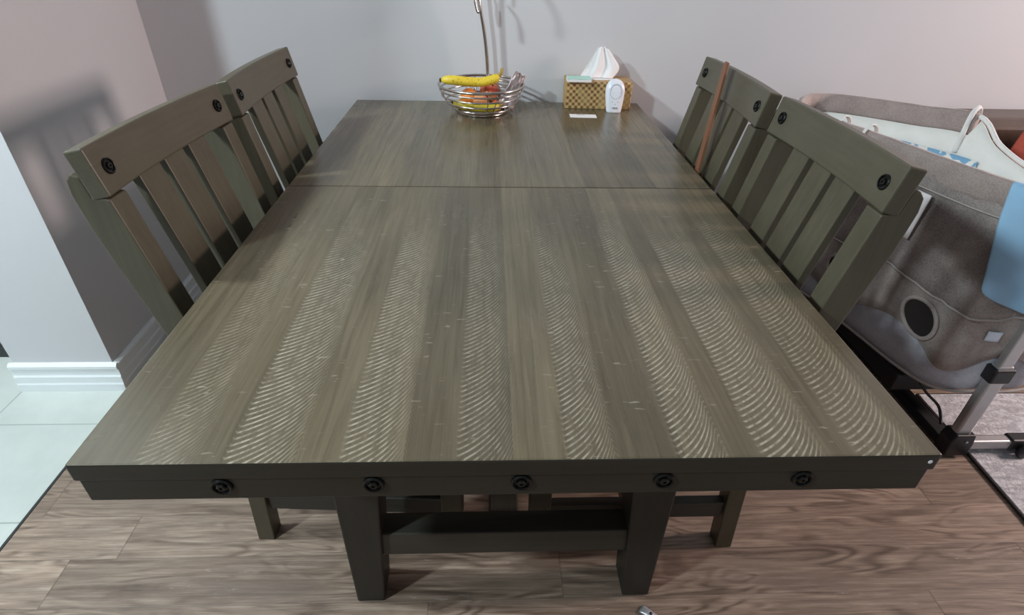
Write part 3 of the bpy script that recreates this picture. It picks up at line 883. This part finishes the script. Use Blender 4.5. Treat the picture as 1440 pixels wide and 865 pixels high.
# blue cloth draped over the bassinet's near end
bl = thing('blue_cloth', 'light blue cloth draped over the near end of the bassinet', 'cloth', (1.33, .70, .80))
rows = []
BL = Vector((1.33, .70, .80))
fi0, fi1, nn = -1.0, -34.0, 22
for k in range(15):
    f = k/14; r = []
    for j in range(nn+1):
        u = j/nn
        fi = fi0-(1.0*f**.8)*3.6*(1-u)+(fi1-fi0)*u
        zt = rimz(int(math.floor(fi)))+.008
        inner = max(0, (.16-f)/.16)
        low = .545-.03*math.sin(u*9)-.05*u+.02*math.sin(u*4+1)
        z = zt*(1)-.030*inner**1.5 if f < .16 else zt-(zt-low)*(f-.16)/.84
        off = (.020-.062*inner)+.022*min(1, (f)/.4)+.013*math.sin(j*1.0+f*3)*f+.008*math.sin(j*2.3+f*5)*f
        p = surf(fi, z, off)+BO-BL
        r.append(p)
    rows.append(r)
bm = bmesh.new(); grid(bm, rows); o = link('blanket', bm, M['blue'], bl, True); solid(o, .004); subd(o, 1)

# ------------------------------------------------------------------ sofa with red cushion
sf = thing('leather_sofa', 'dark brown leather sofa against the wall behind the bassinet', 'sofa', (2.45, 1.42, 0))
def sx(x0, x1, y0, y1, z0, z1, b): return span(x0-2.45, x1-2.45, y0-1.42, y1-1.42, z0, z1, b)
link('base', sx(1.78, 3.15, 1.02, 1.74, .05, .30, .02), M['leather'], sf, True)
link('backrest', prism([(1.52-1.42, .30), (1.56-1.42, .742), (1.60-1.42, .765), (1.74-1.42, .765), (1.765-1.42, .74), (1.765-1.42, .05), (1.742-1.42, .05)], 'x', 1.76-2.45, 3.15-2.45, .010), M['leather'], sf)
link('seat_cushion', sx(1.94, 2.54, 1.00, 1.53, .302, .43, .03), M['leather'], sf, True)
link('seat_cushion', sx(2.55, 3.14, 1.00, 1.53, .302, .43, .03), M['leather'], sf, True)
link('armrest', sx(1.74, 1.925, 1.00, 1.54, .05, .50, .035), M['leather'], sf, True)
for x_ in (1.80, 3.08):
    for y_ in (1.06, 1.68): link('foot', sx(x_-.03, x_+.03, y_-.03, y_+.03, 0, .05, .004), M['blk'], sf)
bm = bmesh.new(); lathe(bm, [(.009, 0), (.007, .004), (0, .006)], 16, Matrix.Translation((1.845-2.45, 1.553-1.42, .690)) @ Matrix.Rotation(PI/2, 4, 'X')); link('stud', bm, M['stud'], sf, True)
cu = thing('red_cushion', 'red cushion leaning on the brown sofa back at the right edge', 'cushion', (1.985, 1.425, .43))
bm = bmesh.new(); rows = []
for i in range(13):
    r = []
    for k in range(13):
        a_, b_ = i/6-1, k/6-1
        r.append((a_, b_, math.sqrt(max(0, (1-a_**4)*(1-b_**4)))))
    rows.append(r)
for sgn in (1, -1): grid(bm, [[(.19*p[0]*(1-.06*p[1]**2), .02+sgn*.055*p[2]-.0, .185+.185*p[1]*(1-.06*p[0]**2)) for p in r] for r in rows])
bmesh.ops.remove_doubles(bm, verts=bm.verts, dist=.0005)
o = link('cover', bm, M['red'], cu, True); o.rotation_euler = (-.10, .22, 0)

# ------------------------------------------------------------------ light
def lamp(name, typ, loc, energy, col, size=None, target=None, size_y=None):
    d = bpy.data.lights.new(name, typ); d.energy = energy; d.color = col
    if typ == 'AREA':
        d.size = size
        if size_y: d.shape = 'RECTANGLE'; d.size_y = size_y
    elif size is not None: d.shadow_soft_size = size
    o = bpy.data.objects.new(name, d); C.objects.link(o); o.location = loc
    if target is not None:
        o.rotation_euler = (Vector(target)-Vector(loc)).to_track_quat('-Z', 'Y').to_euler()
    return o
# kitchen ceiling lights on the left, cool white
lamp('kitchen_ceiling_light', 'POINT', (-1.93, .45, 2.35), 145, (.86, .97, 1.0), .08)
lamp('hall_ceiling_light', 'POINT', (-1.85, -.85, 2.4), 150, (.80, .96, 1.0), .08)
# warm pinkish daylight from the living room on the right
lamp('living_room_window', 'AREA', (4.4, .6, 1.95), 128, (1.0, .80, .75), .7, (-1.2, 1.2, .9))
# broad unseen fill behind the camera, added to brighten the back wall
lamp('front_fill', 'AREA', (.6, -3.8, 1.8), 9, (.97, .97, 1.0), 3.0, (.3, 1.7, 1.0), 1.8)
# room daylight
w = bpy.data.worlds.new('World'); S.world = w; w.use_nodes = True
bg = w.node_tree.nodes['Background']; bg.inputs[0].default_value = (.92, .94, 1.0, 1); bg.inputs[1].default_value = .17

# ------------------------------------------------------------------ camera
cam = bpy.data.cameras.new('Camera'); co = bpy.data.objects.new('Camera', cam); C.objects.link(co)
cam.sensor_fit = 'HORIZONTAL'; cam.sensor_width = 36; cam.lens = 785.27/1440*36
cam.clip_start = .01
co.location = (-.0320, -.4601, 1.2955); co.rotation_euler = (.9821, -.0202, -.0333)
S.camera = co
vs = S.view_settings
vs.view_transform = 'Standard'; vs.look = 'None'; vs.exposure = .10; vs.gamma = 1; vs.use_curve_mapping = False
